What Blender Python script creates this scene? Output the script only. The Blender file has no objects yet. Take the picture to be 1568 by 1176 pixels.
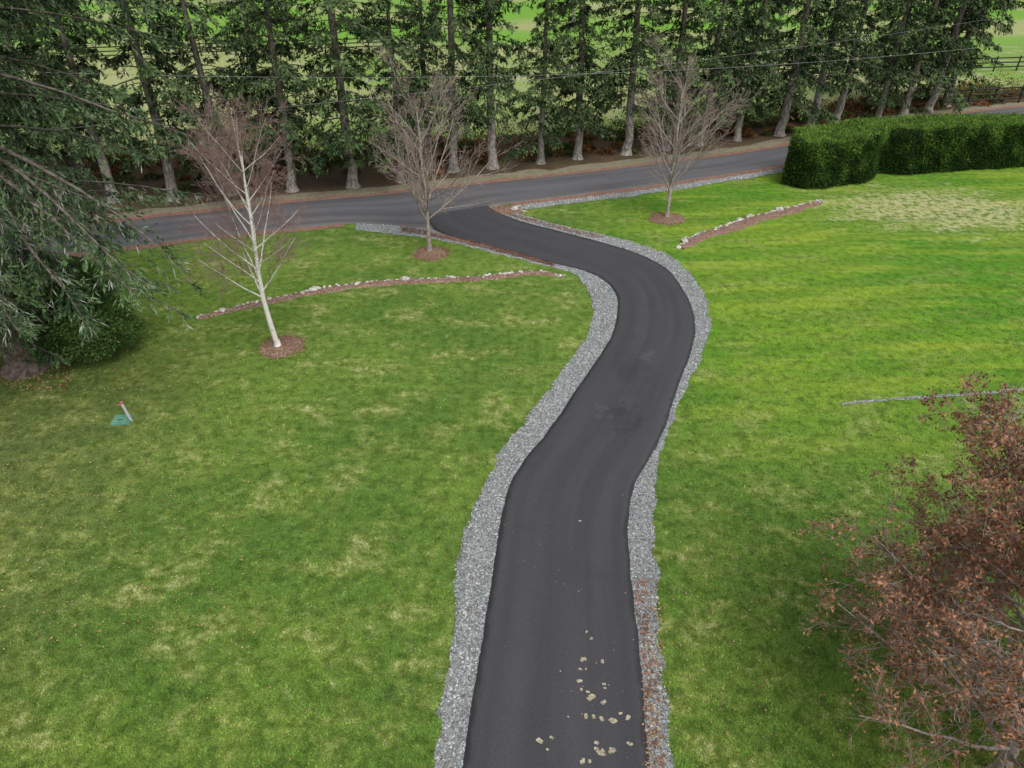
import bpy, math
import numpy as np
from mathutils import Vector

scene = bpy.context.scene
RNG = np.random.default_rng(7)

# ------------------------------------------------------------------ survey
CAM_H = 13.0
PITCH = math.radians(34.0)
FPX = 1079.0
def g(u, v, z=0.0):
    """plan coordinates (metres) of a surveyed point lying at height z"""
    xc = (u-784.0)/FPX; yc = (588.0-v)/FPX
    dx = xc; dy = math.cos(PITCH)+yc*math.sin(PITCH); dz = -math.sin(PITCH)+yc*math.cos(PITCH)
    t = (z-CAM_H)/dz
    return (dx*t, dy*t)

# ------------------------------------------------------------------ node helpers
def new_mat(name):
    m = bpy.data.materials.new(name); m.use_nodes = True
    nt = m.node_tree; nt.nodes.clear()
    out = nt.nodes.new('ShaderNodeOutputMaterial')
    return m, nt, out
class N:
    def __init__(s, nt): s.nt = nt
    def node(s, t, **k):
        n = s.nt.nodes.new(t)
        for a, b in k.items(): setattr(n, a, b)
        return n
    def link(s, a, b): s.nt.links.new(a, b)
    def pos(s): return s.node('ShaderNodeNewGeometry').outputs['Position']
    def setin(s, sock, v):
        if isinstance(v, bpy.types.NodeSocket): s.link(v, sock)
        elif isinstance(v, (tuple, list)) and len(v) == 3 and sock.type == 'RGBA': sock.default_value = (*v, 1)
        else: sock.default_value = v
    def mapping(s, vec, scale=(1,1,1), rot=(0,0,0), loc=(0,0,0)):
        n = s.node('ShaderNodeMapping'); s.link(vec, n.inputs['Vector'])
        n.inputs['Scale'].default_value = scale; n.inputs['Rotation'].default_value = rot; n.inputs['Location'].default_value = loc
        return n.outputs[0]
    def noise(s, vec, scale, detail=3, rough=.55, dist=0.0):
        n = s.node('ShaderNodeTexNoise'); s.link(vec, n.inputs['Vector'])
        n.inputs['Scale'].default_value = scale; n.inputs['Detail'].default_value = detail
        n.inputs['Roughness'].default_value = rough; n.inputs['Distortion'].default_value = dist
        return n.outputs['Fac']
    def vor(s, vec, scale, out='Color'):
        n = s.node('ShaderNodeTexVoronoi'); s.link(vec, n.inputs['Vector']); n.inputs['Scale'].default_value = scale
        return n.outputs[out]
    def mr(s, v, a, b, c=0.0, d=1.0):
        n = s.node('ShaderNodeMapRange'); s.setin(n.inputs[0], v)
        n.interpolation_type = 'SMOOTHSTEP'
        n.inputs[1].default_value = a; n.inputs[2].default_value = b; n.inputs[3].default_value = c; n.inputs[4].default_value = d
        return n.outputs[0]
    def mix(s, f, a, b, mode='MIX'):
        n = s.node('ShaderNodeMix', data_type='RGBA', blend_type=mode)
        s.setin(n.inputs[0], f); s.setin(n.inputs[6], a); s.setin(n.inputs[7], b)
        return n.outputs[2]
    def math(s, op, a, b=0.0):
        n = s.node('ShaderNodeMath', operation=op); s.setin(n.inputs[0], a); s.setin(n.inputs[1], b)
        return n.outputs[0]
    def sep(s, v):
        n = s.node('ShaderNodeSeparateXYZ'); s.link(v, n.inputs[0]); return n.outputs
    def attr(s, name):
        n = s.node('ShaderNodeAttribute'); n.attribute_name = name; return n.outputs['Fac']
    def bsdf(s, col, rough=.9, spec=.2, bump=None, bstr=.3, bdist=.02):
        n = s.node('ShaderNodeBsdfPrincipled'); s.setin(n.inputs['Base Color'], col)
        s.setin(n.inputs['Roughness'], rough); n.inputs['Specular IOR Level'].default_value = spec
        if bump is not None:
            b = s.node('ShaderNodeBump'); b.inputs['Strength'].default_value = bstr; b.inputs['Distance'].default_value = bdist
            s.link(bump, b.inputs['Height']); s.link(b.outputs[0], n.inputs['Normal'])
        return n.outputs[0]

def simple_mat(name, c1, c2, scale=5, rough=.9, bstr=.4, bdist=.02, spec=.2, detail=3):
    m, nt, out = new_mat(name); n = N(nt); p = n.pos()
    f = n.noise(p, scale, detail, .65)
    f2 = n.mr(f, .3, .7)
    n.link(n.bsdf(n.mix(f2, c1, c2), rough, spec, f if bstr else None, bstr, bdist), out.inputs[0]); return m

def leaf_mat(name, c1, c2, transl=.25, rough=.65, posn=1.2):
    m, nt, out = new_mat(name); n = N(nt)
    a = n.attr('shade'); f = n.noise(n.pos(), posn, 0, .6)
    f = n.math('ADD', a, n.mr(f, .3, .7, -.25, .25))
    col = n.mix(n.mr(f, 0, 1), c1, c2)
    d = n.node('ShaderNodeBsdfDiffuse'); n.link(col, d.inputs[0])
    if transl <= 0: n.link(d.outputs[0], out.inputs[0]); return m
    t = n.node('ShaderNodeBsdfTranslucent'); n.link(col, t.inputs[0])
    mx = n.node('ShaderNodeMixShader'); mx.inputs[0].default_value = transl
    n.link(d.outputs[0], mx.inputs[1]); n.link(t.outputs[0], mx.inputs[2]); n.link(mx.outputs[0], out.inputs[0]); return m

# ------------------------------------------------------------------ lawn colour
def lawn_colour(n, hi=True):
    p = n.pos(); s = n.sep(p)
    big = n.noise(p, .13, 2, .6)
    med = n.noise(n.mapping(p, (1, 1.4, 1), (0, 0, .25)), .55, 4 if hi else 3, .76)
    clump = n.noise(p, 3.0, 3 if hi else 1, .75)
    c = n.mix(n.mr(big, .38, .62), (.084, .152, .030), (.122, .196, .036))
    rt = n.math('MULTIPLY', n.mr(s[0], 2, 9), n.mr(s[1], 12, 22))
    c = n.mix(rt, c, n.mix(n.mr(big, .35, .6), (.085, .21, .022), (.145, .25, .028)))
    ol = n.math('MULTIPLY', n.mr(s[0], -7, -14), n.mr(s[1], 26, 16))
    c = n.mix(n.math('MULTIPLY', ol, .75), c, (.110, .130, .045))
    c = n.mix(n.mr(med, .44, .66, 0, .65), c, (.195, .235, .056))
    st = n.math('MULTIPLY', n.mr(med, .52, .72), n.mr(clump, .42, .66))
    st = n.math('MULTIPLY', st, n.mr(rt, 0, 1, .75, .3))
    c = n.mix(st, c, (.35, .345, .19))
    st2 = n.noise(n.mapping(p, (1, 1.4, 1), (0, 0, .4), (31, 9, 0)), 1.5, 4 if hi else 3, .8)
    c = n.mix(n.mr(st2, .56, .80, 0, .65), c, (.33, .33, .17))
    c = n.mix(n.mr(st2, .47, .3, 0, .6), c, (.060, .124, .022))
    c = n.mix(n.mr(clump, .5, .36, 0, .35), c, (.055, .115, .02))
    mow = n.noise(n.mapping(p, (.10, 1.0, 1), (0, 0, -.16), (3, 5, 0)), .9, 2, .6)
    c = n.mix(n.math('MULTIPLY', n.mr(mow, .48, .6, 0, .5), rt), c, (.24, .31, .04))
    # mower passes: soft alternating bands about a metre wide, running across the slope
    r = n.sep(n.mapping(p, (1, 1, 1), (0, 0, -.22)))
    ph = n.math('ADD', n.math('MULTIPLY', r[1], 3.1), n.math('MULTIPLY', big, 9.0))
    band = n.mr(n.math('SINE', n.math('ADD', ph, n.math('MULTIPLY', med, 2.0))), -.5, .6)
    c = n.mix(n.math('MULTIPLY', n.math('MULTIPLY', band, rt), .38), c, (.068, .165, .02))
    hx, hy = g(1440, 320)
    d = n.node('ShaderNodeVectorMath', operation='DISTANCE'); n.link(n.mapping(p, (.55, 1, 1)), d.inputs[0]); d.inputs[1].default_value = (hx*.55, hy, 0)
    dry = n.math('MULTIPLY', n.mr(n.math('ADD', d.outputs['Value'], n.mr(med, .3, .7, -1.5, 1.5)), 4.2, 1.5), n.mr(clump, .38, .56))
    c = n.mix(n.math('MULTIPLY', dry, .7), c, (.42, .37, .23))
    if hi:
        fine = n.noise(p, 38, 1, .7)
        c = n.mix(1.0, c, n.mix(n.mr(fine, .25, .75), (.58, .58, .58), (1.36, 1.36, 1.36)), 'MULTIPLY')
    v = n.mix(n.mr(clump, .3, .7), (.8, .8, .8), (1.2, 1.2, 1.2))
    return n.mix(1.0, c, v, 'MULTIPLY')

m, nt, out = new_mat('lawn'); n = N(nt); c = lawn_colour(n)
b = n.node('ShaderNodeBsdfDiffuse'); n.link(c, b.inputs[0]); n.link(b.outputs[0], out.inputs[0]); M_LAWN = m
m, nt, out = new_mat('grass_blades'); n = N(nt); c = lawn_colour(n, False)
sh = n.attr('shade'); c = n.mix(1.0, c, n.mix(sh, (.95, .95, .9), (1.8, 1.75, 1.6)), 'MULTIPLY')
b = n.node('ShaderNodeBsdfDiffuse'); n.link(c, b.inputs[0]); n.link(b.outputs[0], out.inputs[0]); M_BLADE = m

# ------------------------------------------------------------------ other materials
def asphalt(name, base, light, new=True):
    m, nt, out = new_mat(name); n = N(nt); p = n.pos()
    uv = n.node('ShaderNodeUVMap').outputs[0]
    s = n.sep(uv)
    streak = n.noise(n.mapping(uv, (6, .10, 1)), 1.0, 2, .5)
    speck = n.noise(p, 60, 2, .8); blot = n.noise(p, .5, 3, .6)
    c = n.mix(n.mr(streak, .3, .7), base, light)
    c = n.mix(n.mr(blot, .55, .72, 0, .2), c, tuple(x*.72 for x in base))
    ed = n.math('ABSOLUTE', n.math('SUBTRACT', s[0], .5))
    edn = n.math('ADD', ed, n.mr(n.noise(p, 2.5, 3), .3, .7, -.012, .012))
    if new:
        c = n.mix(n.mr(edn, .46, .495, 0, .6), c, (.017, .017, .018))
        for (px, py, r, k) in [(968, 572, .95, .32), (945, 640, .75, .32), (992, 548, .3, -1), (958, 632, .45, .3), (925, 632, .2, -1)]:
            X, Y = g(px, py)
            d = n.node('ShaderNodeVectorMath', operation='DISTANCE'); n.link(n.mapping(p, (1, .6, 1)), d.inputs[0]); d.inputs[1].default_value = (X, Y*.6, 0.03)
            dd = n.math('ADD', d.outputs['Value'], n.mr(n.noise(p, 2.0, 2, .7), .3, .7, -.35, .35))
            if k > 0: c = n.mix(n.mr(dd, r, r*.1, 0, k), c, (.020, .020, .021))
            else: c = n.mix(n.mr(dd, r, 0, 0, .25), c, (.11, .12, .12))
    else:
        c = n.mix(n.mr(edn, .40, .5, 0, .5), c, (.13, .12, .11))
    c = n.mix(1.0, c, n.mix(n.mr(speck, .3, .7), (.72, .72, .72), (1.33, 1.33, 1.33)), 'MULTIPLY')
    n.link(n.bsdf(c, n.mr(blot, .3, .7, .68, .85), .3), out.inputs[0]); return m
M_ASPH = asphalt('driveway_asphalt', (.044, .043, .048), (.055, .054, .059))
M_ROAD = asphalt('road_asphalt', (.080, .078, .083), (.115, .112, .118), False)

m, nt, out = new_mat('gravel_bed'); n = N(nt); p = n.pos()
v = n.vor(p, 30); f = n.sep(v)[0]; big = n.noise(p, 1.2, 3)
c = n.mix(f, (.12, .127, .124), (.37, .39, .38)); c = n.mix(n.mr(big, .55, .7, 0, .5), c, (.18, .14, .10))
n.link(n.bsdf(c, .9, .2, n.vor(p, 30, 'Distance'), .8, .03), out.inputs[0]); M_GRAVEL = m
m, nt, out = new_mat('stone_chips'); n = N(nt); sh = n.attr('shade')
r = n.node('ShaderNodeValToRGB'); n.link(sh, r.inputs[0]); cr = r.color_ramp
for i, (ps, co) in enumerate([(0, (.08, .085, .085)), (.3, (.175, .19, .19)), (.6, (.285, .305, .305)), (.85, (.56, .57, .56)), (1, (.30, .23, .17))]):
    e = cr.elements[i] if i < 2 else cr.elements.new(ps)
    e.position = ps; e.color = (*co, 1)
n.link(n.bsdf(r.outputs[0], .85, .25), out.inputs[0]); M_STONE = m
M_ROCK = simple_mat('edging_rock', (.22, .21, .195), (.66, .64, .60), 6, .85, .6)
def mulch_mat(name, c1, c2, c3):
    m, nt, out = new_mat(name); n = N(nt); p = n.pos()
    v = n.vor(n.mapping(p, (1, 1.6, 1)), 26); s = n.sep(v); c = n.mix(s[0], c1, c2); c = n.mix(n.mr(s[1], .7, .9, 0, .8), c, c3)
    c = n.mix(n.mr(n.noise(p, 1.5, 3), .5, .75, 0, .5), c, c1)
    n.link(n.bsdf(c, .95, .1), out.inputs[0]); return m
M_MULCH = mulch_mat('bark_mulch', (.10, .06, .045), (.25, .15, .11), (.40, .31, .25))
M_RED = mulch_mat('red_cinder_shoulder', (.12, .06, .04), (.30, .145, .10), (.33, .28, .24))
M_DUFF = mulch_mat('needle_duff', (.045, .03, .02), (.125, .08, .052), (.16, .15, .065))
M_VERGE = mulch_mat('verge_dirt', (.13, .13, .06), (.23, .19, .13), (.36, .34, .31))
m, nt, out = new_mat('pasture'); n = N(nt); p = n.pos()
a = n.noise(p, .045, 2, .6); b = n.noise(p, .35, 4, .75); f = n.noise(p, 5, 2, .7)
c = n.mix(n.mr(a, .4, .6), (.17, .27, .06), (.29, .32, .13)); c = n.mix(n.mr(b, .5, .66, 0, .6), c, (.38, .36, .24))
s = n.sep(p); c = n.mix(n.math('MULTIPLY', n.mr(s[1], 82, 98), n.mr(a, .62, .42)), c, (.15, .31, .04))
c = n.mix(1.0, c, n.mix(n.mr(f, .3, .7), (.72, .72, .72), (1.24, 1.24, 1.24)), 'MULTIPLY')
n.link(n.bsdf(c, .95, .1), out.inputs[0]); M_FIELD = m

m, nt, out = new_mat('fir_bark'); n = N(nt); p = n.pos(); f = n.noise(n.mapping(p, (1, 1, .4)), 9, 3, .65)
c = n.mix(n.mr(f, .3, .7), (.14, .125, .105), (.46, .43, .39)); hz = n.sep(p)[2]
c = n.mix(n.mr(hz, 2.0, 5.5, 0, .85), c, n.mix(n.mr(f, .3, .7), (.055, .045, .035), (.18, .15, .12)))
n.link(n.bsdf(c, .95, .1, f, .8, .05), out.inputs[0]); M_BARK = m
M_BARKN = simple_mat('old_fir_bark', (.08, .06, .05), (.24, .19, .155), 6, .95, .9, .06)
M_BARKM = simple_mat('maple_bark', (.22, .18, .155), (.42, .37, .335), 9, .9, 0)
M_TWIG = simple_mat('maple_twig', (.24, .165, .145), (.37, .28, .25), 3, .85, 0)
M_TWIGR = simple_mat('birch_twig', (.21, .125, .11), (.33, .22, .20), 3, .85, 0)
M_BRANCHD = simple_mat('fir_limb', (.06, .05, .04), (.15, .13, .11), 6, .95, 0, detail=1)
m, nt, out = new_mat('birch_bark'); n = N(nt); p = n.pos()
mk = n.noise(n.mapping(p, (3, 3, 11)), 2.2, 3, .6)
c = n.mix(n.mr(mk, .60, .67), (.80, .77, .73), (.09, .07, .06))
n.link(n.bsdf(c, .7, .3), out.inputs[0]); M_BIRCH = m
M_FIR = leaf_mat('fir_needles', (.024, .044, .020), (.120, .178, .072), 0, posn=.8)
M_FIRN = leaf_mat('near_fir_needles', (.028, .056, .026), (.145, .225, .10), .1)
M_LICHEN = leaf_mat('lichen_twigs', (.24, .25, .21), (.46, .48, .41), 0)
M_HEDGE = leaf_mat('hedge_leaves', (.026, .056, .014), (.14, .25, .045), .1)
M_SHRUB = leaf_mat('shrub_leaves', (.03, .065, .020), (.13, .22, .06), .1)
M_RUSSET = leaf_mat('russet_leaves', (.16, .07, .038), (.50, .26, .155), .15, .6, 2)
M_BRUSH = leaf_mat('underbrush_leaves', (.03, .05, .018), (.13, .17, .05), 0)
M_BRACK = leaf_mat('bracken_leaves', (.12, .05, .02), (.30, .15, .07), 0)
M_DEADLEAF = leaf_mat('dead_leaves', (.16, .07, .03), (.42, .30, .17), 0)
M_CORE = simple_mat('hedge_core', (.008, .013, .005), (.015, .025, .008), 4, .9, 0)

# ------------------------------------------------------------------ geometry helpers
class Geo:
    def __init__(s): s.V = []; s.F = []; s.M = []; s.S = []; s.n = 0
    def add(s, V, F, mat=0, shade=.5):
        V = np.asarray(V, float).reshape(-1, 3); F = np.asarray(F, int)
        s.V.append(V); s.F.append(F+s.n); s.n += len(V)
        s.M.append(np.full(len(F), mat)); s.S.append(np.broadcast_to(np.asarray(shade, float), (len(F),)).copy())
    def mesh(s, name, mats, smooth=False):
        V = np.concatenate(s.V); me = bpy.data.meshes.new(name)
        sizes = np.concatenate([np.full(len(f), f.shape[1]) for f in s.F]); loops = np.concatenate([f.ravel() for f in s.F])
        me.vertices.add(len(V)); me.vertices.foreach_set('co', V.ravel().astype(np.float32))
        me.loops.add(len(loops)); me.loops.foreach_set('vertex_index', loops.astype(np.int32))
        me.polygons.add(len(sizes)); st = np.concatenate([[0], np.cumsum(sizes)[:-1]])
        me.polygons.foreach_set('loop_start', st.astype(np.int32))
        me.polygons.foreach_set('material_index', np.concatenate(s.M).astype(np.int32))
        for m in mats: me.materials.append(m)
        me.update(calc_edges=True)
        a = me.attributes.new('shade', 'FLOAT', 'FACE'); a.data.foreach_set('value', np.concatenate(s.S).astype(np.float32))
        me.polygons.foreach_set('use_smooth', np.full(len(sizes), smooth))
        return me
    def obj(s, name, mats, smooth=False, parent=None, loc=(0, 0, 0)):
        return link(name, s.mesh(name, mats, smooth), loc, parent)
def link(name, me, loc=(0, 0, 0), parent=None):
    o = bpy.data.objects.new(name, me); scene.collection.objects.link(o); o.location = loc
    if parent: o.parent = parent
    return o
def empty(name, loc=(0, 0, 0)):
    o = bpy.data.objects.new(name, None); scene.collection.objects.link(o); o.location = loc; return o
def nrm(a): return a/np.maximum(np.linalg.norm(a, axis=-1, keepdims=True), 1e-9)
def tubes(geo, P0, P1, R0, R1, sides=4, mat=0, shade=.5):
    P0 = np.asarray(P0, float); P1 = np.asarray(P1, float); R0 = np.asarray(R0, float); R1 = np.asarray(R1, float)
    d = nrm(P1-P0); ref = np.where(np.abs(d[:, 2:3]) > .9, np.array([[1., 0, 0]]), np.array([[0., 0, 1]]))
    a = nrm(np.cross(d, ref)); b = np.cross(d, a)
    th = np.arange(sides)*2*np.pi/sides
    ring = a[:, None]*np.cos(th)[None, :, None]+b[:, None]*np.sin(th)[None, :, None]
    A = P0[:, None]+ring*R0[:, None, None]; B = P1[:, None]+ring*R1[:, None, None]
    V = np.stack([A, B], 1); k = len(P0)
    base = np.arange(k)[:, None]*2*sides; i = np.arange(sides)[None]; j = (i+1) % sides
    F = np.stack([base+i, base+j, base+sides+j, base+sides+i], -1).reshape(-1, 4)
    geo.add(V, F, mat, shade)
def quads(geo, P, D, W, mat=0, shade=.5, fold=None):
    P0 = P; P1 = P+D*.5+W*.5; P2 = P+D; P3 = P+D*.5-W*.5
    if fold is not None: P1 = P1+fold; P2 = P2+fold*.3; P3 = P3+fold
    V = np.stack([P0, P1, P2, P3], 1); F = np.arange(len(P)*4).reshape(-1, 4)
    geo.add(V, F, mat, shade)
def path_tube(geo, pts, radii, sides=10, mat=0):
    pts = np.asarray(pts, float); k = len(pts); th = np.arange(sides)*2*np.pi/sides; V = []
    for i in range(k):
        d = nrm(pts[min(i+1, k-1)]-pts[max(i-1, 0)]); ref = np.array([1., 0, 0]) if abs(d[0]) < .8 else np.array([0, 1., 0])
        a = nrm(np.cross(d, ref)); b = np.cross(d, a)
        V.append(pts[i]+radii[i]*(np.cos(th)[:, None]*a+np.sin(th)[:, None]*b))
    F = [(i*sides+j, i*sides+(j+1) % sides, (i+1)*sides+(j+1) % sides, (i+1)*sides+j) for i in range(k-1) for j in range(sides)]
    geo.add(np.concatenate(V), F, mat, .5)
def spline(pts, n):
    p = np.asarray(pts, float); q = np.vstack([2*p[0]-p[1], p, 2*p[-1]-p[-2]]); o = []
    for i in range(1, len(q)-2):
        for t in np.linspace(0, 1, 12, endpoint=False):
            a, b, c, d = q[i-1], q[i], q[i+1], q[i+2]
            o.append(.5*((2*b)+(-a+c)*t+(2*a-5*b+4*c-d)*t*t+(-a+3*b-3*c+d)*t**3))
    o.append(p[-1]); o = np.array(o); L = np.concatenate([[0], np.cumsum(np.linalg.norm(np.diff(o, axis=0), axis=1))])
    s = np.linspace(0, L[-1], n); return np.stack([np.interp(s, L, o[:, 0]), np.interp(s, L, o[:, 1])], 1)
def G(lst): return [g(*p) for p in lst]
def wobble(n, amp, step, rng=RNG):
    k = max(4, int(n/step)); return np.interp(np.arange(n), np.linspace(0, n, k), rng.normal(0, amp, k))
def sheet(name, A, B, z, mat, cols=6, skirt=0.0, jA=0.0, jB=0.0, mound=0.0):
    n = len(A); A = A.copy(); B = B.copy(); d = nrm(B-A)
    if jA: A += d*wobble(n, jA, 2)[:, None]
    if jB: B += d*wobble(n, jB, 2)[:, None]
    t = np.linspace(0, 1, cols+1); P = A[:, None]*(1-t)[None, :, None]+B[:, None]*t[None, :, None]
    Z = np.full((n, cols+1), z)+mound*np.sin(np.pi*t)[None]
    V = np.concatenate([P, Z[..., None]], -1)
    U = np.broadcast_to(t[None], (n, cols+1))
    if skirt:
        L = V[:, :1].copy(); L[..., 2] -= skirt; L[..., :2] -= d[:, None]*.03; R = V[:, -1:].copy(); R[..., 2] -= skirt; R[..., :2] += d[:, None]*.03
        V = np.concatenate([L, V, R], 1); U = np.concatenate([U[:, :1], U, U[:, -1:]], 1)
    c = V.shape[1]; ctr = (A+B)/2; s = np.concatenate([[0], np.cumsum(np.linalg.norm(np.diff(ctr, axis=0), axis=1))])
    i = np.arange(n-1)[:, None]*c; j = np.arange(c-1)[None]
    F = np.stack([i+j, i+j+1, i+c+j+1, i+c+j], -1).reshape(-1, 4)
    geo = Geo(); Vf = V.reshape(-1, 3); q = F[len(F)//2]; a, b, cc = Vf[q[0]], Vf[q[1]], Vf[q[2]]
    if np.cross(b-a, cc-a)[2] < 0: F = F[:, ::-1]
    geo.add(Vf, F); me = geo.mesh(name, [mat], True)
    uvl = me.uv_layers.new(name='UVMap'); uv = np.stack([U, np.broadcast_to(s[:, None], U.shape)], -1).reshape(-1, 2)
    uvl.data.foreach_set('uv', uv[F.ravel()].ravel().astype(np.float32))
    return link(name, me)
def inside(P, poly):
    x, y = P[:, 0], P[:, 1]; r = np.zeros(len(P), bool); q = np.roll(poly, 1, axis=0)
    for (x1, y1), (x2, y2) in zip(poly, q):
        if y1 == y2: continue
        r ^= ((y1 > y) != (y2 > y)) & (x < (x2-x1)*(y-y1)/(y2-y1)+x1)
    return r

# ------------------------------------------------------------------ ground
geo = Geo(); xs = np.array([-900, -200, -60, -20, 0, 20, 60, 200, 900.]); ys = np.array([-300, -60, -10, 10, 40, 80, 200, 1500.])
X, Y = np.meshgrid(xs, ys); V = np.stack([X, Y, X*0], -1).reshape(-1, 3); c = len(xs)
geo.add(V, [(i*c+j, i*c+j+1, (i+1)*c+j+1, (i+1)*c+j) for i in range(len(ys)-1) for j in range(c-1)])
geo.obj('ground', [M_LAWN])

roadU = G([(-700, 395), (-300, 378), (85, 352), (150, 345), (250, 333), (330, 325), (430, 313), (520, 305), (600, 298), (700, 287), (800, 276), (900, 265), (1000, 253), (1100, 241), (1200, 225), (1300, 205), (1450, 178), (1700, 150)])
roadL = G([(-700, 470), (-300, 432), (70, 392), (150, 384), (250, 372), (350, 360), (450, 350), (530, 343), (600, 345), (660, 350), (700, 342), (752, 316), (800, 309), (850, 303), (900, 297), (1000, 284), (1100, 269), (1200, 252), (1310, 228), (1450, 203), (1750, 168)])
RU = spline(roadU, 260); RL = spline(roadL, 260)
sheet('road', RL, RU, .046, M_ROAD, 10, .04)
mainL = [(700, 365), (780, 385), (840, 402), (895, 415), (930, 433), (945, 455), (946, 482), (936, 518), (910, 560), (882, 600), (856, 640), (830, 675), (805, 705), (785, 740), (772, 780), (764, 830), (757, 880), (748, 940), (738, 1000), (728, 1060), (718, 1120), (711, 1176), (702, 1260), (690, 1400)]
drvL = G([(545, 340), (590, 344), (640, 351)]+mainL)
drvR = G([(752, 313), (765, 328), (800, 341), (850, 354), (900, 367), (950, 381), (990, 396), (1022, 415), (1043, 442), (1058, 470), (1063, 500), (1058, 535), (1045, 570), (1030, 612), (1018, 652), (1000, 690), (985, 715), (972, 737), (963, 770), (960, 820), (963, 870), (968, 920), (975, 980), (980, 1040), (985, 1100), (990, 1176), (997, 1260), (1010, 1400)])
DL = spline(drvL, 420); DR = spline(drvR, 420)
PL = spline(G([(655, 330), (664, 350)]+mainL), 420); PR = spline([g(745, 316)]+drvR[1:], 420)
w_ = nrm(PL-PR); PL = PL+w_*(wobble(420, .012, 6)+.02)[:, None]; PR = PR-w_*(wobble(420, .012, 6)+.02)[:, None]
sheet('driveway', PL, PR, .054, M_ASPH, 14, .055)
gvL = G([(545, 351), (590, 357), (640, 362), (700, 373), (780, 393), (840, 408), (880, 420), (903, 445), (912, 478), (902, 515), (882, 545), (860, 575), (838, 605), (812, 640), (788, 668), (765, 700), (748, 738), (722, 790), (706, 840), (700, 900), (697, 960), (690, 1020), (682, 1080), (674, 1140), (668, 1176), (655, 1260), (640, 1400)])
gvR = G([(775, 316), (790, 326), (820, 336), (860, 347), (910, 358), (960, 370), (1008, 386), (1043, 407), (1064, 432), (1080, 462), (1085, 492), (1080, 522), (1069, 552), (1050, 590), (1035, 627), (1021, 665), (1010, 700), (1001, 740), (998, 790), (1000, 850), (1003, 905), (1007, 960), (1011, 1010), (1015, 1060), (1019, 1120), (1022, 1176), (1030, 1260), (1045, 1400)])
GL = spline(gvL, 420); GR = spline(gvR, 420)
ed_ = nrm(GL-DL); GL = GL+ed_*wobble(420, .05, 4)[:, None]; ed_ = nrm(GR-DR); GR = GR+ed_*wobble(420, .05, 4)[:, None]
sheet('gravel_border', GL, DL*.9+DR*.1, .012, M_GRAVEL, 4, .012, .03)
sheet('gravel_border', GR, DR*.9+DL*.1, .012, M_GRAVEL, 4, .012, .03)

def offs(C, px0, px1):
    t = nrm(np.gradient(C, axis=0)); nn = np.stack([-t[:, 1], t[:, 0]], 1); return C+nn*px0, C+nn*px1
a, b = offs(RU, -.15, .55); sheet('cinder_shoulder', a, b, .016, M_RED, 2, 0, 0, .08)
a, b = offs(RU, .3, 1.5); sheet('gravel_verge', a, b, .012, M_VERGE, 2, 0, 0, .15)
s0 = RL[RL[:, 0] < g(530, 343)[0]]; s1 = RL[RL[:, 0] > g(775, 313)[0]]
a, b = offs(s0, .15, -.42); sheet('cinder_shoulder', a, b, .016, M_RED, 2, 0, 0, .06)
a, b = offs(s1, .15, -.5); sheet('cinder_shoulder', a, b, .020, M_RED, 2, 0, 0, .06)
a, b = offs(s1, -.3, -1.15); sheet('gravel_border', a, b, .016, M_GRAVEL, 2, 0, 0, .08)

ffA, _ = offs(RU, .9, 1); ffB = spline(G([(-900, 280), (-300, 262), (100, 246), (400, 232), (700, 214), (1000, 196), (1200, 178), (1400, 152), (1700, 128)]), 260)
sheet('forest_floor', ffA, ffB, .008, M_DUFF, 4, 0, .3, .6)
far = np.stack([np.linspace(-900, 900, 260), np.full(260, 900.)], 1)
sheet('pasture', ffB-nrm(far-ffB)*1.0, far, .004, M_FIELD, 4)

# ------------------------------------------------------------------ stones
ico_t = (1+5**.5)/2
ICO = nrm(np.array([(-1, ico_t, 0), (1, ico_t, 0), (-1, -ico_t, 0), (1, -ico_t, 0), (0, -1, ico_t), (0, 1, ico_t), (0, -1, -ico_t), (0, 1, -ico_t), (ico_t, 0, -1), (ico_t, 0, 1), (-ico_t, 0, -1), (-ico_t, 0, 1)]))
ICF = np.array([(0,11,5),(0,5,1),(0,1,7),(0,7,10),(0,10,11),(1,5,9),(5,11,4),(11,10,2),(10,7,6),(7,1,8),(3,9,4),(3,4,2),(3,2,6),(3,6,8),(3,8,9),(4,9,5),(2,4,11),(6,2,10),(8,6,7),(9,8,1)])
OCT = np.array([(1, 0, 0), (0, 1, 0), (-1, 0, 0), (0, -1, 0), (0, 0, 1.)]); OCF = np.array([(0, 1, 4), (1, 2, 4), (2, 3, 4), (3, 0, 4)])
def stones(geo, P, size, rng, flat=.6, shade=None, mat=0, low=False):
    BV, BF = (OCT, OCF) if low else (ICO, ICF); nv, nf = len(BV), len(BF)
    n = len(P); sc = size[:, None]*rng.uniform(.6, 1.25, (n, 3)); sc[:, 2] *= flat
    V = BV[None]*rng.uniform(.75, 1.15, (n, nv, 1))*sc[:, None]
    if low: V = V+rng.normal(0, .25, (n, nv, 3))*size[:, None, None]*np.array([1, 1, .3])
    a = rng.uniform(0, 6.28, n); c, s = np.cos(a)[:, None], np.sin(a)[:, None]
    X = V[..., 0]*c-V[..., 1]*s; Y = V[..., 0]*s+V[..., 1]*c; V = np.stack([X, Y, V[..., 2]], -1)+P[:, None]
    F = (BF[None]+np.arange(n)[:, None, None]*nv).reshape(-1, 3)
    sh = rng.uniform(0, 1, n)**1.0 if shade is None else shade
    geo.add(V, F, mat, np.repeat(sh, nf))
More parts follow.
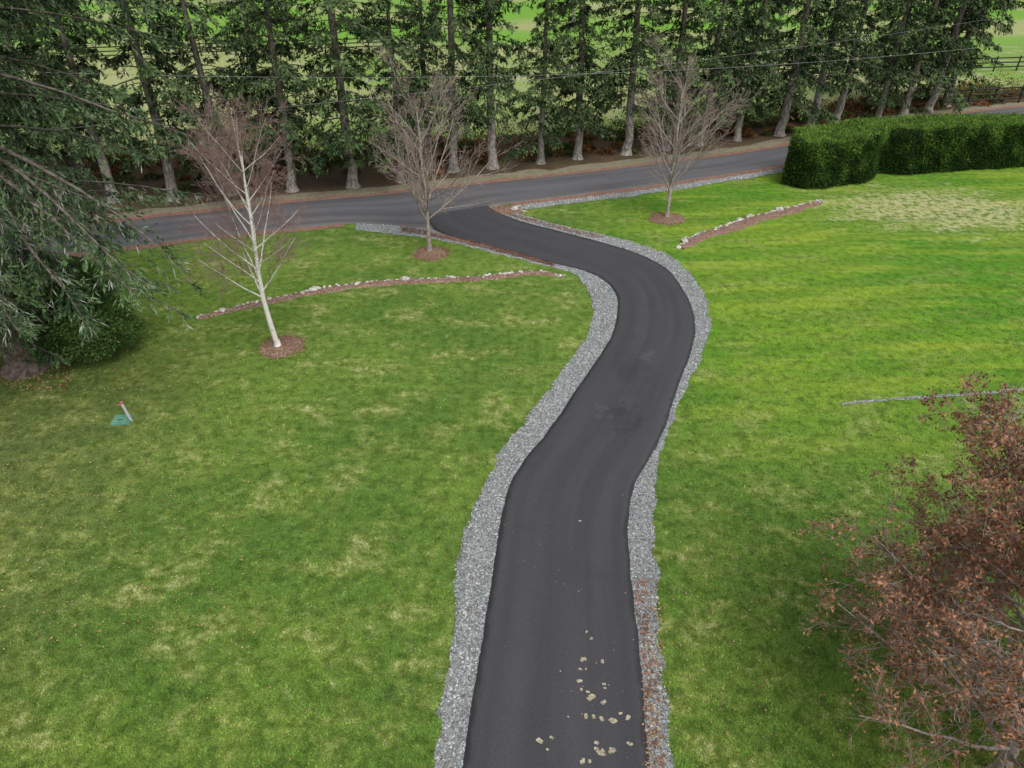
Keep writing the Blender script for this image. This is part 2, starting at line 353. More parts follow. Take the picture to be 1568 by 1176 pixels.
def strip_stones(A, B, dens, rng, s0=.025, s1=.05, t0=-.04):
    L = np.linalg.norm(np.diff((A+B)/2, axis=0), axis=1); W = np.linalg.norm(A-B, axis=1)[:-1]
    area = L*W; num = rng.poisson(area*dens); idx = np.repeat(np.arange(len(L)), num); f = rng.uniform(0, 1, len(idx)); t = rng.uniform(t0, 1, len(idx))
    PA = A[idx]*(1-f)[:, None]+A[idx+1]*f[:, None]; PB = B[idx]*(1-f)[:, None]+B[idx+1]*f[:, None]
    P = PA*(1-t)[:, None]+PB*t[:, None]
    return np.concatenate([P, rng.uniform(.010, .025, (len(P), 1))], 1), rng.uniform(s0, s1, len(P))**1.0, idx
geo = Geo()
for (A, B, side) in ((GL, DL, 0), (GR, DR, 1)):
    P, S, idx = strip_stones(A, B*.985+A*.015, 850, RNG, .012, .036, -.10); sh = RNG.beta(2.2, 2.0, len(P))*.95
    stones(geo, P, S, RNG, .8, sh, 0, True)
P, S, _ = strip_stones(*offs(s1, -.45, -1.1), 220, RNG, .02, .05); stones(geo, P, S, RNG, .8, None, 0, True)
geo.obj('gravel_stones', [M_STONE])

def edging(pts, mulch_px, name, rng):
    C = spline(G(pts), 120); L = np.linalg.norm(np.diff(C, axis=0), axis=1).sum(); k = int(L/.19)
    C2 = spline(C, k)+rng.normal(0, .05, (k, 2)); geo = Geo()
    S = rng.uniform(.06, .15, k)*(1+(rng.uniform(0, 1, k) > .93)*.6)
    stones(geo, np.concatenate([C2, S[:, None]*.2], 1), S, rng, .7)
    k2 = k//2; C3 = spline(C, k2)+rng.normal(0, .12, (k2, 2)); stones(geo, np.concatenate([C3, np.full((k2, 1), .02)], 1), rng.uniform(.04, .09, k2), rng, .8)
    geo.obj(name, [M_ROCK])
    t = nrm(np.gradient(C, axis=0)); nn = np.stack([-t[:, 1], t[:, 0]], 1)
    w = np.sin(np.linspace(.1, 3.05, len(C)))**.4
    sheet('bark_mulch_strip', C-nn*(w*mulch_px)[:, None], C+nn*.10, .02, M_MULCH, 5, .02, .05, .02, .05)
edging([(303, 487), (340, 477), (380, 467), (420, 458), (470, 447), (520, 439), (560, 434), (620, 429), (700, 426), (760, 422), (810, 417), (845, 419), (862, 425)], .38, 'stone_edging', RNG)
edging([(1040, 380), (1055, 366), (1075, 357), (1100, 350), (1150, 333), (1200, 321), (1255, 308)], .7, 'stone_edging', RNG)
C = spline(G([(1288, 619), (1350, 613), (1450, 606), (1568, 597), (1750, 585)]), 60)
t = nrm(np.gradient(C, axis=0)); nn = np.stack([-t[:, 1], t[:, 0]], 1)
sheet('gravel_drain', C-nn*.07, C+nn*.07, .010, M_GRAVEL, 2, 0, .03, .03)
geo = Geo(); P, S, _ = strip_stones(C-nn*.07, C+nn*.07, 200, RNG, .012, .03); stones(geo, P, S, RNG); geo.obj('gravel_drain_stones', [M_STONE])
geo = Geo(); x, y = g(787, 322); P = np.array([[x, y, .08], [x+.5, y-.25, .04], [x-.45, y+.1, .03], [x+.2, y+.5, .03]]); stones(geo, P, np.array([.3, .16, .15, .12]), RNG, .6); geo.obj('landscape_rock', [M_ROCK])

# ------------------------------------------------------------------ chips along the drive edge
def chip_strip(A, B, k, rng, geo, mat=0):
    i = rng.integers(0, len(A)-1, k); t = rng.uniform(0, 1, k)[:, None]; P = A[i]*(1-t)+B[i]*t+rng.normal(0, .03, (k, 2)); P = np.c_[P, rng.uniform(.03, .06, k)]
    D = rng.normal(0, .05, (k, 3)); D[:, 2] *= .35; quads(geo, P, D, nrm(np.cross(D, [0, 0, 1.]))*.035, mat, rng.uniform(0, .8, k))
geo = Geo(); r_ = np.random.default_rng(8)
chip_strip((GL*.75+DL*.25)[28:125], (GL*.05+DL*.95)[28:125], 3400, r_, geo); chip_strip((GR*.9+DR*.1)[20:80], (GR*.3+DR*.7)[20:80], 1200, r_, geo)
i0 = int(np.argmin(np.abs(GR[:, 1]-g(1003, 890)[1])+(np.arange(420) < 250)*99))
chip_strip((GR*.7+DR*.3)[i0:400], (GR*.1+DR*.9)[i0:400], 380, r_, geo)
geo.obj('bark_chips', [leaf_mat('bark_chip', (.13, .06, .04), (.36, .17, .12), 0)])

# ------------------------------------------------------------------ mulch rings
RINGS = [(433, 531, .8), (660, 388, .8), (1021, 335, .9), (775, 322, .8)]
def ring(px, py, r):
    x, y = g(px, py); geo = Geo(); k = 40; rr = r*(1+wobble(k, .06, 2)); rr[-1] = rr[0]; V = [(x, y, .1)]
    for f, z in ((.35, .085), (.7, .06), (1., .006)):
        for i in range(k): th = 2*math.pi*i/k; V.append((x+rr[i]*f*math.cos(th), y+rr[i]*f*math.sin(th)*.95, z))
    geo.add(V, [(0, 1+i, 1+(i+1) % k) for i in range(k)])
    geo.add(V, [(1+q*k+i, 1+(q+1)*k+i, 1+(q+1)*k+(i+1) % k, 1+q*k+(i+1) % k) for q in range(2) for i in range(k)])
    a = RNG.uniform(0, 6.28, 600); q = r*np.sqrt(RNG.uniform(0, 1.35, 600)); P = np.stack([x+q*np.cos(a), y+q*np.sin(a), np.maximum(.1-.08*q/r, .01)+.02], 1)
    D = RNG.normal(0, .05, (600, 3)); D[:, 2] *= .3; quads(geo, P, D, nrm(np.cross(D, [0, 0, 1.]))*.03, 1, RNG.uniform(0, .8, 600))
    geo.obj('mulch_ring', [M_MULCH, M_DEADLEAF])
for r in RINGS: ring(*r)

# ------------------------------------------------------------------ grass blades
n0 = 520000; rng = np.random.default_rng(3)
inv = rng.uniform(1/27., 1/3.5, n0); y = 1/inv; dist = np.sqrt(y*y+169)
x = rng.uniform(-1, 1, n0)*(.78*dist*1.02+.5)
P = np.stack([x, y], 1); keep = rng.uniform(0, 1, n0) < np.clip(.35+.65*(y/9), 0, 1)
P = P[keep]
polyD = np.vstack([GL, GR[::-1]]); ins = inside(P, polyD); polyR = np.vstack([RL-[0, .5], (RU)[::-1]]); ins |= inside(P, polyR)
for (px, py, r) in RINGS:
    cx, cy = g(px, py); ins |= ((P[:, 0]-cx)**2+(P[:, 1]-cy)**2) < (r*.93)**2
P = P[~ins]; k = len(P)
P = np.concatenate([P, np.zeros((k, 1))], 1); h = rng.uniform(.02, .05, k); a = rng.uniform(0, 6.28, k); w = rng.uniform(.006, .014, k)*(1+P[:, 1]/22)
W = np.stack([np.cos(a), np.sin(a), a*0], 1)*w[:, None]; T = np.stack([rng.normal(0, .9, k)*h, rng.normal(0, .9, k)*h, h], 1)
V = np.stack([P-W, P+W, P+T], 1); geo = Geo(); geo.add(V, np.arange(3*k).reshape(-1, 3), 0, rng.uniform(0, 1, k)); geo.obj('lawn_grass', [M_BLADE])

# ------------------------------------------------------------------ leaf litter
geo = Geo(); rng = np.random.default_rng(5)
def litter(k, u0, u1, v0, v1, size, z=.05, mode=0):
    uv = np.stack([rng.uniform(u0, u1, k), rng.uniform(v0, v1, k)], 1); P = np.array([(*g(*q), z) for q in uv])
    a = rng.uniform(0, 6.28, k); s = rng.uniform(*size, k)
    D = np.stack([np.cos(a), np.sin(a), rng.uniform(-.1, .3, k)], 1)*s[:, None]; W = np.stack([-np.sin(a), np.cos(a), rng.uniform(-.2, .2, k)], 1)*s[:, None]*.7
    quads(geo, P, D, W, 0, rng.uniform(.1, 1, k))
litter(420, -20, 400, 560, 1000, (.04, .07)); litter(260, 1020, 1300, 780, 1176, (.03, .06)); litter(300, 200, 700, 600, 1176, (.03, .05))
litter(300, 984, 1016, 880, 1180, (.03, .07), .06); litter(50, 770, 970, 750, 1176, (.02, .04), .06); litter(200, 100, 300, 520, 600, (.05, .1)); litter(300, -50, 110, 560, 600, (.05, .12))
geo.obj('fallen_leaves', [M_DEADLEAF])
m, nt, out = new_mat('pale_splotch'); n = N(nt); f = n.noise(n.pos(), 14, 4, .7)
n.link(n.bsdf(n.mix(n.mr(f, .35, .65), (.20, .17, .11), (.46, .42, .31)), .9), out.inputs[0]); M_SPL = m
geo = Geo()
SP = [(893,1012,7),(922,1015,5),(887,1045,6),(905,1070,9),(924,1078,6),(897,1099,6),(909,1100,5),(921,1103,6),(938,1106,8),(961,1101,6),(888,800,4),(826,1137,7),(845,1132,4),(913,1140,5),(920,1155,9),(937,1152,8),(892,1168,6),(903,1168,4),(964,1141,5),(905,980,4),(898,970,3),(925,1050,4),(888,1027,4),(897,1027,3),(838,1150,3),(926,1056,3),(890,1058,4),(900,1062,4),(913,1149,5),(950,1095,4),(858,1030,2),(886,908,2),(870,1100,2)]
for (px, py, r) in SP:
    x, y = g(px, py); rr = r/120.; k = 15; q = rr*(1+.25*np.sin(np.arange(k)*6.283/k*2+px)+rng.normal(0, .16, k)).clip(.4, 1.7)
    V = [(x, y, .0585)]+[(x+q[i]*math.cos(6.283*i/k), y+q[i]*math.sin(6.283*i/k), .0585) for i in range(k)]
    geo.add(V, [(0, 1+i, 1+(i+1) % k) for i in range(k)])
geo.obj('mud_splotches', [M_SPL])

# ------------------------------------------------------------------ firs
def fir_mesh(name, seed, H, R, zb, nb, prof, twd, lpt, lL, lW, mats, lichen=0.0, droop=.35):
    rng = np.random.default_rng(seed); geo = Geo()
    zs = np.array([0, .15, .4, 1, 2, 4, 7, 10, 13, 16, 20, 26]); zs = np.append(zs[zs < H], H)
    wx = np.cumsum(rng.normal(0, .05, len(zs))); wy = np.cumsum(rng.normal(0, .05, len(zs))); wx[:3] = 0; wy[:3] = 0
    rad = R*(1-zs/H)**.8*np.where(zs < .1, 1.7, np.where(zs < .3, 1.35, np.where(zs < .6, 1.12, 1)))+.01
    path_tube(geo, np.stack([wx, wy, zs], 1), rad, 12, 0)
    B0, B1, r0, r1 = [], [], [], []; TB, TD, TL, TS, TT = [], [], [], [], []
    for i in range(nb):
        z = zb+(H-zb)*((i+rng.uniform(0, 1))/nb)**1.05; az = i*2.39996+rng.normal(0, .5)
        L = max(.3, prof(z)*rng.uniform(.35, 1.25)); hd = np.array([math.cos(az), math.sin(az), 0]); s = np.array([-hd[1], hd[0], 0])
        e = rng.uniform(-.15, .2)+.25*(z/H); dr = droop*rng.uniform(.6, 1.5); t = np.linspace(0, 1, 8)
        x0, y0 = np.interp(z, zs, wx), np.interp(z, zs, wy)
        pts = np.array([x0, y0, z])+np.outer(t*L, hd)+np.outer(np.cumsum(rng.normal(0, .03*L, 8))*t, s)+np.outer(L*(e*t-dr*t**2+.35*dr*t**3), [0, 0, 1])
        rr = np.linspace(.012+.009*L, .005, 8); B0.append(pts[:-1]); B1.append(pts[1:]); r0.append(rr[:-1]); r1.append(rr[1:])
        m = int(L*twd)+3; tt = rng.uniform(.08, 1, m)**.8; P = np.stack([np.interp(tt, t, pts[:, q]) for q in range(3)], 1)
        tan = nrm(pts[np.minimum((tt*7).astype(int)+1, 7)]-pts[np.minimum((tt*7).astype(int), 6)])
        side = rng.choice([-1, 1], m); ang = np.radians(rng.uniform(20, 75, m))
        D = tan*np.cos(ang)[:, None]+s[None]*(side*np.sin(ang))[:, None]; D[:, 2] -= rng.uniform(.05, .65, m); D = nrm(D)
        TB.append(P); TD.append(D); TL.append(np.clip((.22+.33*L*(1-tt))*rng.uniform(.6, 1.3, m), .2, 1.4)); TT.append(tt)
        TS.append(np.full(m, rng.uniform(-.25, .22))+rng.normal(0, .1, m))
    tubes(geo, np.concatenate(B0), np.concatenate(B1), np.concatenate(r0), np.concatenate(r1), 3, 1)
    B, D, L, S, T = map(np.concatenate, (TB, TD, TL, TS, TT)); m = len(B)
    if lichen: tubes(geo, B, B+D*L[:, None]*.8-np.array([0, 0, .12])*L[:, None], np.full(m, .006), np.full(m, .003), 3, 1)
    li = rng.uniform(0, 1, m) < lichen*(B[:, 2] < 7.5); k = lpt
    f = rng.uniform(.02, 1, (m, k)); P = B[:, None]+D[:, None]*(L[:, None]*f)[..., None]; P[..., 2] -= .28*L[:, None]*f**2
    LD = D[:, None]*1.0+rng.normal(0, .5, (m, k, 3)); LD[..., 2] -= .25; LD = nrm(LD); ref = np.array([0, 0, 1.])+rng.normal(0, .6, (m, k, 3))
    W = nrm(np.cross(LD, ref))*(lW*rng.uniform(.6, 1.4, (m, k)))[..., None]; LD = LD*(lL*rng.uniform(.6, 1.4, (m, k)))[..., None]
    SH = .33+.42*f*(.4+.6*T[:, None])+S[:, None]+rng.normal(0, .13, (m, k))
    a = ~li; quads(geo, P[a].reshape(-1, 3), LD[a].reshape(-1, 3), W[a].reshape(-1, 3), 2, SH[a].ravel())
    if lichen:
        q = P[li][:, :k//2].reshape(-1, 3); quads(geo, q, LD[li][:, :k//2].reshape(-1, 3)*1.1-np.array([0, 0, .08]), W[li][:, :k//2].reshape(-1, 3)*.35, 3, SH[li][:, :k//2].ravel())
    return geo.mesh(name, mats)
fv = []
for i, (H, Lm, nb, zb) in enumerate([(17, 3.2, 125, 2.0), (19, 3.7, 140, 2.4), (16, 2.7, 105, 3.1), (18, 3.4, 145, 1.5), (17.5, 2.9, 110, 2.7), (15, 3.3, 105, 1.9), (19, 3.0, 155, 2.3), (16.5, 3.8, 120, 2.8)]):
    pr = lambda z, H=H, Lm=Lm, i=i: Lm*max(.05, (1-z/H))**.5*(.55+.45*min(1, z/4.))*(1+.22*math.sin(z*1.3+i))
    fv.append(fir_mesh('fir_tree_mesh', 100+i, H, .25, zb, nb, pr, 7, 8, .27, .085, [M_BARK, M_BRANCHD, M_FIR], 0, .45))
rng = np.random.default_rng(22)
bases = [(-330, 345), (-230, 335), (-150, 330), (-70, 322), (15, 318), (95, 312), (178, 308), (262, 305), (352, 297), (448, 292), (535, 286), (608, 278), (690, 262), (755, 257), (825, 250), (890, 243), (958, 236), (1015, 229), (1075, 222), (1128, 215), (1180, 207), (1235, 196), (1285, 186), (1335, 181), (1380, 177), (1425, 171), (1450, 162)]
back = [(130, 262), (655, 232), (1350, 155), (-60, 270), (-200, 280), (410, 252), (1110, 188)]
order = rng.permutation(np.tile(np.arange(8), 5))
for i, (u, v) in enumerate(bases+back):
    o = link('fir_tree', fv[order[i]], (*g(u+rng.normal(0, 5), v), -.03)); s = rng.uniform(.8, 1.15); o.scale = (s, s, s*rng.uniform(.9, 1.1)); o.rotation_euler = (rng.normal(0, .02), rng.normal(0, .02), rng.uniform(0, 6.28))
pr = lambda z: 6.8*np.interp(z, [0, 1.5, 3.5, 6, 8, 12, 20, 24], [.3, .32, .5, .95, 1, .92, .4, .05])
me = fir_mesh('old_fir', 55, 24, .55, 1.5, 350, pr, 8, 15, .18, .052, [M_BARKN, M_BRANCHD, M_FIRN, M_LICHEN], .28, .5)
link('old_fir_tree', me, (*g(45, 560), -.03))

# ------------------------------------------------------------------ bare trees
def bare(seed, spec):
    rng = np.random.default_rng(seed); segs = []; nk = len(spec['kids']); mr = spec.get('minr', .0055)
    def branch(p, d, L, r, lv):
        n = [7, 6, 4, 3, 2][lv]; q = p.copy(); pts = [q.copy()]; rr = [r]; tr = spec['trop'][min(lv, len(spec['trop'])-1)]
        for i in range(n):
            d = nrm(d+rng.normal(0, spec['wander'], 3)+np.array([0, 0, tr])); q = q+d*L/n; pts.append(q.copy())
            r1 = max(r*(1-.8*(i+1)/n), mr*.8); rr.append(r1); segs.append((pts[-2], pts[-1], rr[-2], r1, lv))
        if lv < nk:
            k = spec['kids'][lv]
            for j in range(k):
                t = spec['t0'][lv]+(1-spec['t0'][lv])*((j+rng.uniform())/k)**spec.get('pw', 1.0) if lv == 0 else rng.uniform(spec['t0'][lv], 1.0)
                t = min(t, .999); x = t*n; i = min(int(x), n-1); f = x-i; b = pts[i]*(1-f)+pts[i+1]*f; tn = nrm(pts[i+1]-pts[i])
                az = rng.uniform(0, 6.28) if lv else j*2.4+rng.normal(0, .3); ref = np.array([1., 0, 0]) if abs(tn[0]) < .8 else np.array([0, 1., 0]); a = nrm(np.cross(tn, ref)); c = np.cross(tn, a)
                an = math.radians(rng.normal(spec['ang'][lv], 8)); nd = tn*math.cos(an)+(a*math.cos(az)+c*math.sin(az))*math.sin(an)
                lk = rng.uniform(*spec.get('lr', (.7, 1.15))) if lv == 0 else rng.uniform(.7, 1.15)
                branch(b, nd, L*spec['len'][lv]*lk*(1.15-.55*t), max((rr[i]*(1-f)+rr[i+1]*f)*spec['rr'][lv], mr), lv+1)
    branch(np.array([0, 0, 0.]), np.array([spec.get('lx', 0), 0, 1.]), spec['H'], spec['R'], 0)
    return segs
def bare_obj(name, segs, loc, mats, split=3, extra=None):
    geo = Geo(); P0 = np.array([s[0] for s in segs]); P1 = np.array([s[1] for s in segs]); R0 = np.array([s[2] for s in segs]); R1 = np.array([s[3] for s in segs]); lv = np.array([s[4] for s in segs])
    for cond, sides, mt in ((lv == 0, 10, 0), ((lv > 0) & (lv < split), 5, 0), (lv >= split, 3, 1)):
        if cond.any():
            d = (P1-P0)[cond]*.03; tubes(geo, P0[cond]-d, P1[cond]+d, R0[cond], R1[cond], sides, mt)
    if extra: extra(geo, P0, P1, lv)
    r = R0[0]; path_tube(geo, [(0, 0, -.02), (0, 0, .08), (0, 0, .3)], [r*1.6, r*1.25, r*1.0], 10, 0)
    return geo.obj(name, mats, True, None, loc)
maple = dict(H=6.2, R=.10, wander=.05, trop=[.03, .035, .05, .04], kids=[20, 10, 5, 2], t0=[.2, .15, .15, .2], ang=[44, 34, 36, 35], len=[.68, .45, .5, .6], rr=[.62, .6, .6, .7], pw=1.5, minr=.006)
bare_obj('bare_maple_tree', bare(11, maple), (*g(658, 386), .03), [M_BARKM, M_TWIG])
m2 = dict(maple); m2['H'] = 6.0; m2['ang'] = [40, 32, 35, 35]
bare_obj('bare_maple_tree', bare(12, m2), (*g(1021, 334), .03), [M_BARKM, M_TWIG])
birch = dict(H=7.0, R=.10, wander=.05, trop=[.03, .05, .03, -.01], kids=[26, 11, 6, 3], t0=[.26, .15, .15, .2], ang=[44, 34, 38, 35], len=[.48, .5, .5, .55], rr=[.42, .5, .6, .7], lx=-.13, minr=.0045)
bare_obj('birch_tree', bare(13, birch), (*g(426, 532), .03), [M_BIRCH, M_TWIGR], 2)
sap = dict(maple); sap['H'] = 4.6; sap['R'] = .06; sap['kids'] = [16, 8, 5, 2]
bare_obj('bare_maple_tree', bare(15, sap), (*g(352, 325), 0), [M_BARKM, M_TWIGR])

def rus_leaves(geo, P0, P1, lv):
    rng = np.random.default_rng(9); idx = np.where(lv >= 2)[0]; idx = rng.choice(idx, 56000); f = rng.uniform(0, 1, (len(idx), 1)); P = P0[idx]*(1-f)+P1[idx]*f+rng.normal(0, .035, (len(idx), 3))
    D = rng.normal(0, 1, P.shape); D[:, 2] -= .6; D = nrm(D)*rng.uniform(.045, .105, (len(P), 1)); W = nrm(np.cross(D, rng.normal(0, 1, P.shape)))*rng.uniform(.025, .05, (len(P), 1))
    quads(geo, P, D, W, 2, rng.beta(2, 2, len(P)), nrm(np.cross(D, W))*rng.uniform(-.02, .02, (len(P), 1)))
rus = dict(H=6.2, R=.13, wander=.08, trop=[.02, .03, .02, 0.0], kids=[66, 13, 6, 2], t0=[.08, .2, .15, .2], ang=[64, 42, 42, 35], len=[.58, .45, .45, .6], rr=[.38, .5, .6, .7], minr=.0045, pw=1.15, lr=(.7, 1.14))
bare_obj('beech_tree', bare(16, rus), (8.75, 6.6, 0), [M_BARKM, M_BARKM, M_RUSSET], 2, rus_leaves)

# ------------------------------------------------------------------ hedge
def hedge():
    F = spline(G([(1197, 284), (1240, 290), (1300, 281), (1345, 273), (1400, 266), (1470, 262), (1568, 256), (1800, 250)]), 90)
    depth = np.interp(np.arange(90), [0, 10, 30, 50, 90], [3.2, 3.2, 3.0, 2.6, 2.4]); H = 2.5+wobble(90, .07, 8)
    t = nrm(np.gradient(F, axis=0)); nn = np.stack([-t[:, 1], t[:, 0]], 1); Bk = F+nn*depth[:, None]; geo = Geo(); rng = np.random.default_rng(31)
    F = F+nn*(wobble(90, .14, 7)+.6*np.exp(-((np.arange(90)-24)/3.)**2))[:, None]
    def p3(P, z): return np.concatenate([P, np.broadcast_to(z, (len(P),))[:, None]], 1)
    ins = .12; rows = [p3(F+nn*ins, 0), p3(F+nn*ins, H-.25), p3(F+nn*(ins+.2), H-ins), p3(Bk-nn*(ins+.2), H-ins), p3(Bk-nn*ins, H-.3), p3(Bk-nn*ins, 0)]
    V = np.stack(rows, 1).reshape(-1, 3); geo.add(V, [(i*6+j, i*6+j+1, (i+1)*6+j+1, (i+1)*6+j) for i in range(89) for j in range(5)], 0); geo.add(V, [(0, 1, 2, 3, 4, 5)], 0)
    def leaves(k, A, B, nrmv, shade):
        P = A+rng.normal(0, .055, (k, 3)); D = nrm(nrmv*.5+rng.normal(0, .7, (k, 3)))*rng.uniform(.07, .14, (k, 1)); W = nrm(np.cross(D, rng.normal(0, 1, (k, 3))))*rng.uniform(.04, .07, (k, 1)); quads(geo, P, D, W, 1, shade+rng.normal(0, .16, k))
    def interp(C, x): i = x.astype(int); f = (x-i)[:, None]; return C[i]*(1-f)+C[np.minimum(i+1, 89)]*f
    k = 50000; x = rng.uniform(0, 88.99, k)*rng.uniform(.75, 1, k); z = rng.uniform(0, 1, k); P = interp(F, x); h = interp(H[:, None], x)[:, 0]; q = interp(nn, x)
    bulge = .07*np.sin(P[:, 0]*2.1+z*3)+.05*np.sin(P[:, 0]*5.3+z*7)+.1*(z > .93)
    A = np.concatenate([P+q*bulge[:, None], (z*h)[:, None]], 1); leaves(k, A, None, np.concatenate([-q, np.full((k, 1), .2)], 1), .12+.3*z**2+.2*np.sin(P[:, 0]*3.7+z*5)*np.sin(z*6+P[:, 0]))  # front leaves coloured darker, more so low down: shade put into the colour
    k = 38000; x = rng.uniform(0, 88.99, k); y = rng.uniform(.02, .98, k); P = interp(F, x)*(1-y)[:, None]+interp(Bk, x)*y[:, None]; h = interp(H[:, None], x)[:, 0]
    A = np.concatenate([P, (h+.04*np.sin(P[:, 0]*3)*np.cos(P[:, 1]*4))[:, None]], 1); leaves(k, A, None, np.tile([0, 0, 1.], (k, 1)), .82)  # top leaves painted lighter, overhead light put into their colour
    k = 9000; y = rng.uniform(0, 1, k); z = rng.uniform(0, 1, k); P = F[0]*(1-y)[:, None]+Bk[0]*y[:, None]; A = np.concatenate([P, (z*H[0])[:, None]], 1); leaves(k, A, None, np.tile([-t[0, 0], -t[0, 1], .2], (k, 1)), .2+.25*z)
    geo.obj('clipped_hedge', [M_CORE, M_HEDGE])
hedge()

# ------------------------------------------------------------------ shrub + underbrush
def clump(geo, rng, c, rad, k, size, mat, shade=.5):
    d = nrm(rng.normal(0, 1, (k, 3))); d[:, 2] = np.abs(d[:, 2])*1.0-.1; r = rng.uniform(.55, 1.05, k)**.6; lump = 1+.14*np.sin(d[:, 0]*7+c[0])*np.cos(d[:, 1]*6)+.1*np.sin(d[:, 2]*9)
    P = np.array(c)+d*np.array(rad)*(r*lump)[:, None]; D = nrm(d+rng.normal(0, .7, (k, 3)))*rng.uniform(.6, 1.3, (k, 1))*size; W = nrm(np.cross(D, rng.normal(0, 1, (k, 3))))*rng.uniform(.3, .55, (k, 1))*size
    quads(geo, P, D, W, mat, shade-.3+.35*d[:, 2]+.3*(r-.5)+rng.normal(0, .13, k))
geo = Geo(); rng = np.random.default_rng(41); x, y = g(142, 554)
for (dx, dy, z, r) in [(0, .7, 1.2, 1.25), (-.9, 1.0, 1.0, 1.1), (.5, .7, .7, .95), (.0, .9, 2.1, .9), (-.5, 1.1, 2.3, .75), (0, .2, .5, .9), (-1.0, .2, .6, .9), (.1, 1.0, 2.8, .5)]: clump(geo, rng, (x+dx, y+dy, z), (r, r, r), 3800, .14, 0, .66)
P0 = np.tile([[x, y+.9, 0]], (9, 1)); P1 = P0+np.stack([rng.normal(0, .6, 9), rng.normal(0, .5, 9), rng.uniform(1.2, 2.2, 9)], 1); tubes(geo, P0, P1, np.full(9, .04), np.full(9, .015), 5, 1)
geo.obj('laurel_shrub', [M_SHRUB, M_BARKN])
geo = Geo(); rng = np.random.default_rng(43)
for i in range(560):
    q = rng.integers(0, 259); f = rng.uniform(.2, 1)**.6; c = RU[q]*(1-f)+ffB[q]*f+rng.normal(0, .5, 2); s = rng.uniform(.35, .9)*(1.2 if f > .75 else .6)
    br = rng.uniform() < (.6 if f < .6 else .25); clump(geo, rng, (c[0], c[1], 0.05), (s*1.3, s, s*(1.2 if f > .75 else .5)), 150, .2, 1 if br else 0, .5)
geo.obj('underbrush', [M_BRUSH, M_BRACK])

# ------------------------------------------------------------------ valve box & marker
M_GRN = simple_mat('green_plastic', (.09, .22, .15), (.15, .32, .23), 8, .6, 0)
M_WHT = simple_mat('white_pvc', (.5, .5, .48), (.66, .65, .62), 9, .5, 0)
M_PINK = simple_mat('red_flag', (.42, .12, .14), (.55, .2, .22), 9, .6, 0)
def box(name, size, loc, mat, parent=None, rot=(0, 0, 0), bev=.01):
    me = bpy.data.meshes.new(name); sx, sy, sz = [v/2 for v in size]
    V = [(a*sx, b*sy, c*sz) for a in (-1, 1) for b in (-1, 1) for c in (-1, 1)]
    me.from_pydata(V, [], [(0, 1, 3, 2), (4, 6, 7, 5), (0, 4, 5, 1), (2, 3, 7, 6), (0, 2, 6, 4), (1, 5, 7, 3)]); me.materials.append(mat)
    o = link(name, me, loc, parent); o.rotation_euler = rot
    if bev: md = o.modifiers.new('b', 'BEVEL'); md.width = bev; md.segments = 2
    return o
x, y = g(188, 645); e = empty('utility_valve_box', (x, y, 0)); e.rotation_euler = (0, 0, .12)
box('body', (.56, .46, .10), (0, 0, .04), M_GRN, e, bev=.02); box('lid', (.49, .39, .03), (0, 0, .105), M_GRN, e); box('lid_handle', (.12, .03, .012), (0, -.1, .127), M_CORE, e, bev=.002); box('hinge', (.3, .03, .02), (0, .17, .127), M_GRN, e, bev=.003)
e = empty('marker_post', (*g(202, 645), 0)); e.rotation_euler = (.08, -.10, .2)
box('post', (.065, .065, .72), (0, 0, .36), M_WHT, e, bev=.01); box('cap', (.09, .08, .06), (0, 0, .75), M_PINK, e, bev=.01); box('ribbon', (.16, .012, .05), (-.07, 0, .70), M_PINK, e, (0, .3, .3), .003)

# ------------------------------------------------------------------ wires
M_WIRE = simple_mat('wire', (.2, .2, .2), (.3, .3, .3), 5, .5, 0)
def wire(a, b, sag, name='power_line', r=.012):
    t = np.linspace(0, 1, 60)[:, None]; P = np.array(a)*(1-t)+np.array(b)*t; P[:, 2] -= (4*sag*t*(1-t))[:, 0]; geo = Geo(); tubes(geo, P[:-1], P[1:], np.full(59, r), np.full(59, r), 4); geo.obj(name, [M_WIRE])
def g3(u, v, z): return (*g(u, v, z), z)
wire(g3(-300, 95, 7.6), g3(1900, 20, 7.4), 1.9, r=.008); wire(g3(-100, 215, 5.8), g3(1900, -40, 8.8), .9, r=.006)

# ------------------------------------------------------------------ fences
M_FENCE = simple_mat('dark_rail', (.02, .018, .016), (.05, .045, .04), 6, .8, 0)
def fence(pts):
    geo = Geo(); C = np.array(G(pts)); L = np.linalg.norm(C[-1]-C[0]); k = int(L/2.4)+1; Q = spline(C, k)
    tubes(geo, np.c_[Q, np.zeros(k)], np.c_[Q, np.full(k, 1.35)], np.full(k, .085), np.full(k, .08), 4)
    for z in (.4, .8, 1.2): tubes(geo, np.c_[Q[:-1], np.full(k-1, z)], np.c_[Q[1:], np.full(k-1, z)], np.full(k-1, .06), np.full(k-1, .06), 4)
    geo.obj('rail_fence', [M_FENCE])
fence([(1440, 165), (1568, 157), (1800, 148)]); fence([(1150, 122), (1300, 118), (1568, 108), (1800, 102)]); fence([(-200, 110), (200, 90), (600, 76)])
geo = Geo(); rng = np.random.default_rng(77)
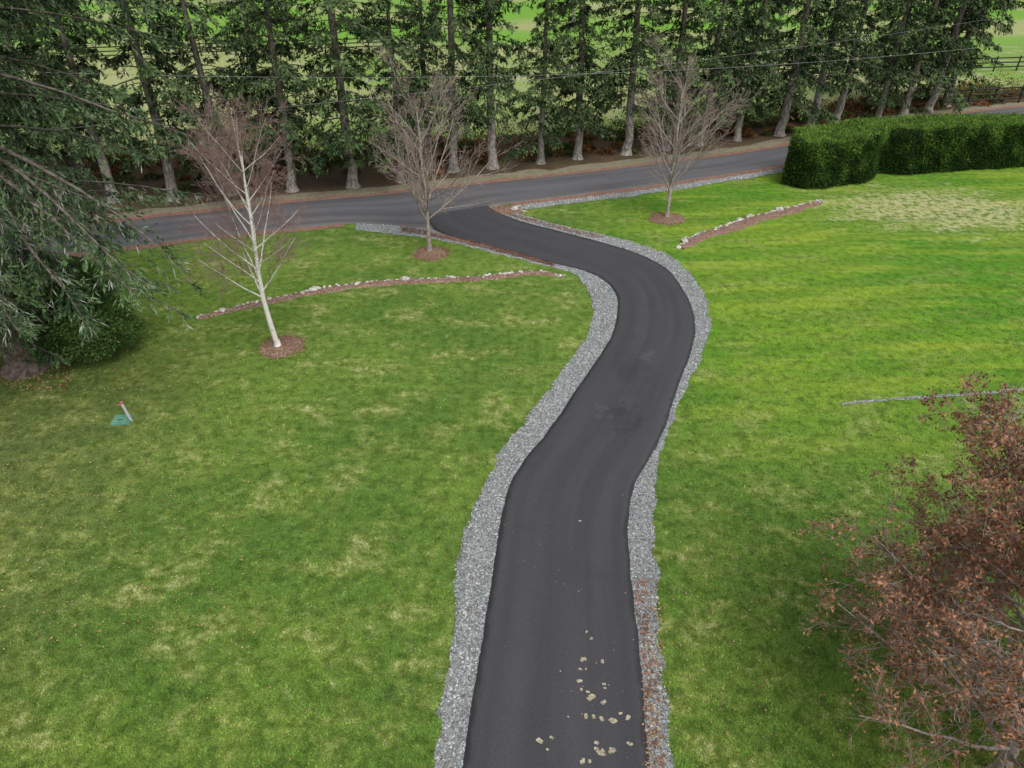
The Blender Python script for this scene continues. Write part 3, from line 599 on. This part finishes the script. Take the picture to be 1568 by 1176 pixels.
for i in range(330):
    y = rng.uniform(190, 420) if i > 40 else rng.uniform(95, 180); x = rng.uniform(-1, 1)*y*1.1; h = rng.uniform(7, 16) if i > 40 else rng.uniform(4, 8)
    for j in range(4): clump(geo, rng, (x+rng.normal(0, h*.12), y+rng.normal(0, h*.12), h*(.25+.2*j)), (h*.3*(1.1-.22*j), h*.3*(1.1-.22*j), h*.25), 110, h*.09, i % 2 if i > 150 else 0, .5)
    tubes(geo, [[x, y, 0]], [[x, y, h*.7]], [.3], [.1], 5, 2)
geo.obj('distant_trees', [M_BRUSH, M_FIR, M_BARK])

# ------------------------------------------------------------------ light
SE, SR = math.radians(60), math.radians(150)
w = bpy.data.worlds.new('World'); scene.world = w; w.use_nodes = True; nt = w.node_tree; bg = nt.nodes['Background']
sky = nt.nodes.new('ShaderNodeTexSky'); sky.sky_type = 'NISHITA'; sky.sun_disc = False; sky.sun_elevation = SE; sky.sun_rotation = SR; sky.dust_density = 4; sky.air_density = 1.0
hs = nt.nodes.new('ShaderNodeHueSaturation'); hs.inputs['Saturation'].default_value = .22; hs.inputs['Value'].default_value = 1.15; nt.links.new(sky.outputs[0], hs.inputs['Color']); nt.links.new(hs.outputs[0], bg.inputs[0]); bg.inputs[1].default_value = .15
sl = bpy.data.lights.new('sun', 'SUN'); sl.energy = 1.4; sl.angle = math.radians(30); sl.color = (1, .98, .95); so = bpy.data.objects.new('sun', sl); scene.collection.objects.link(so)
dv = Vector((math.sin(SR)*math.cos(SE), math.cos(SR)*math.cos(SE), math.sin(SE))); so.rotation_euler = dv.to_track_quat('Z', 'Y').to_euler(); so.location = (0, 0, 40)
scene.view_settings.view_transform = 'Standard'; scene.view_settings.look = 'None'; scene.view_settings.exposure = 0

cam = bpy.data.cameras.new('camera'); co = bpy.data.objects.new('camera', cam); scene.collection.objects.link(co); scene.camera = co
cam.sensor_width = 36; cam.lens = FPX/1568*36; cam.clip_end = 3000; cam.clip_start = .1
co.location = (0, 0, CAM_H); co.rotation_euler = (math.pi/2-PITCH, 0, 0)
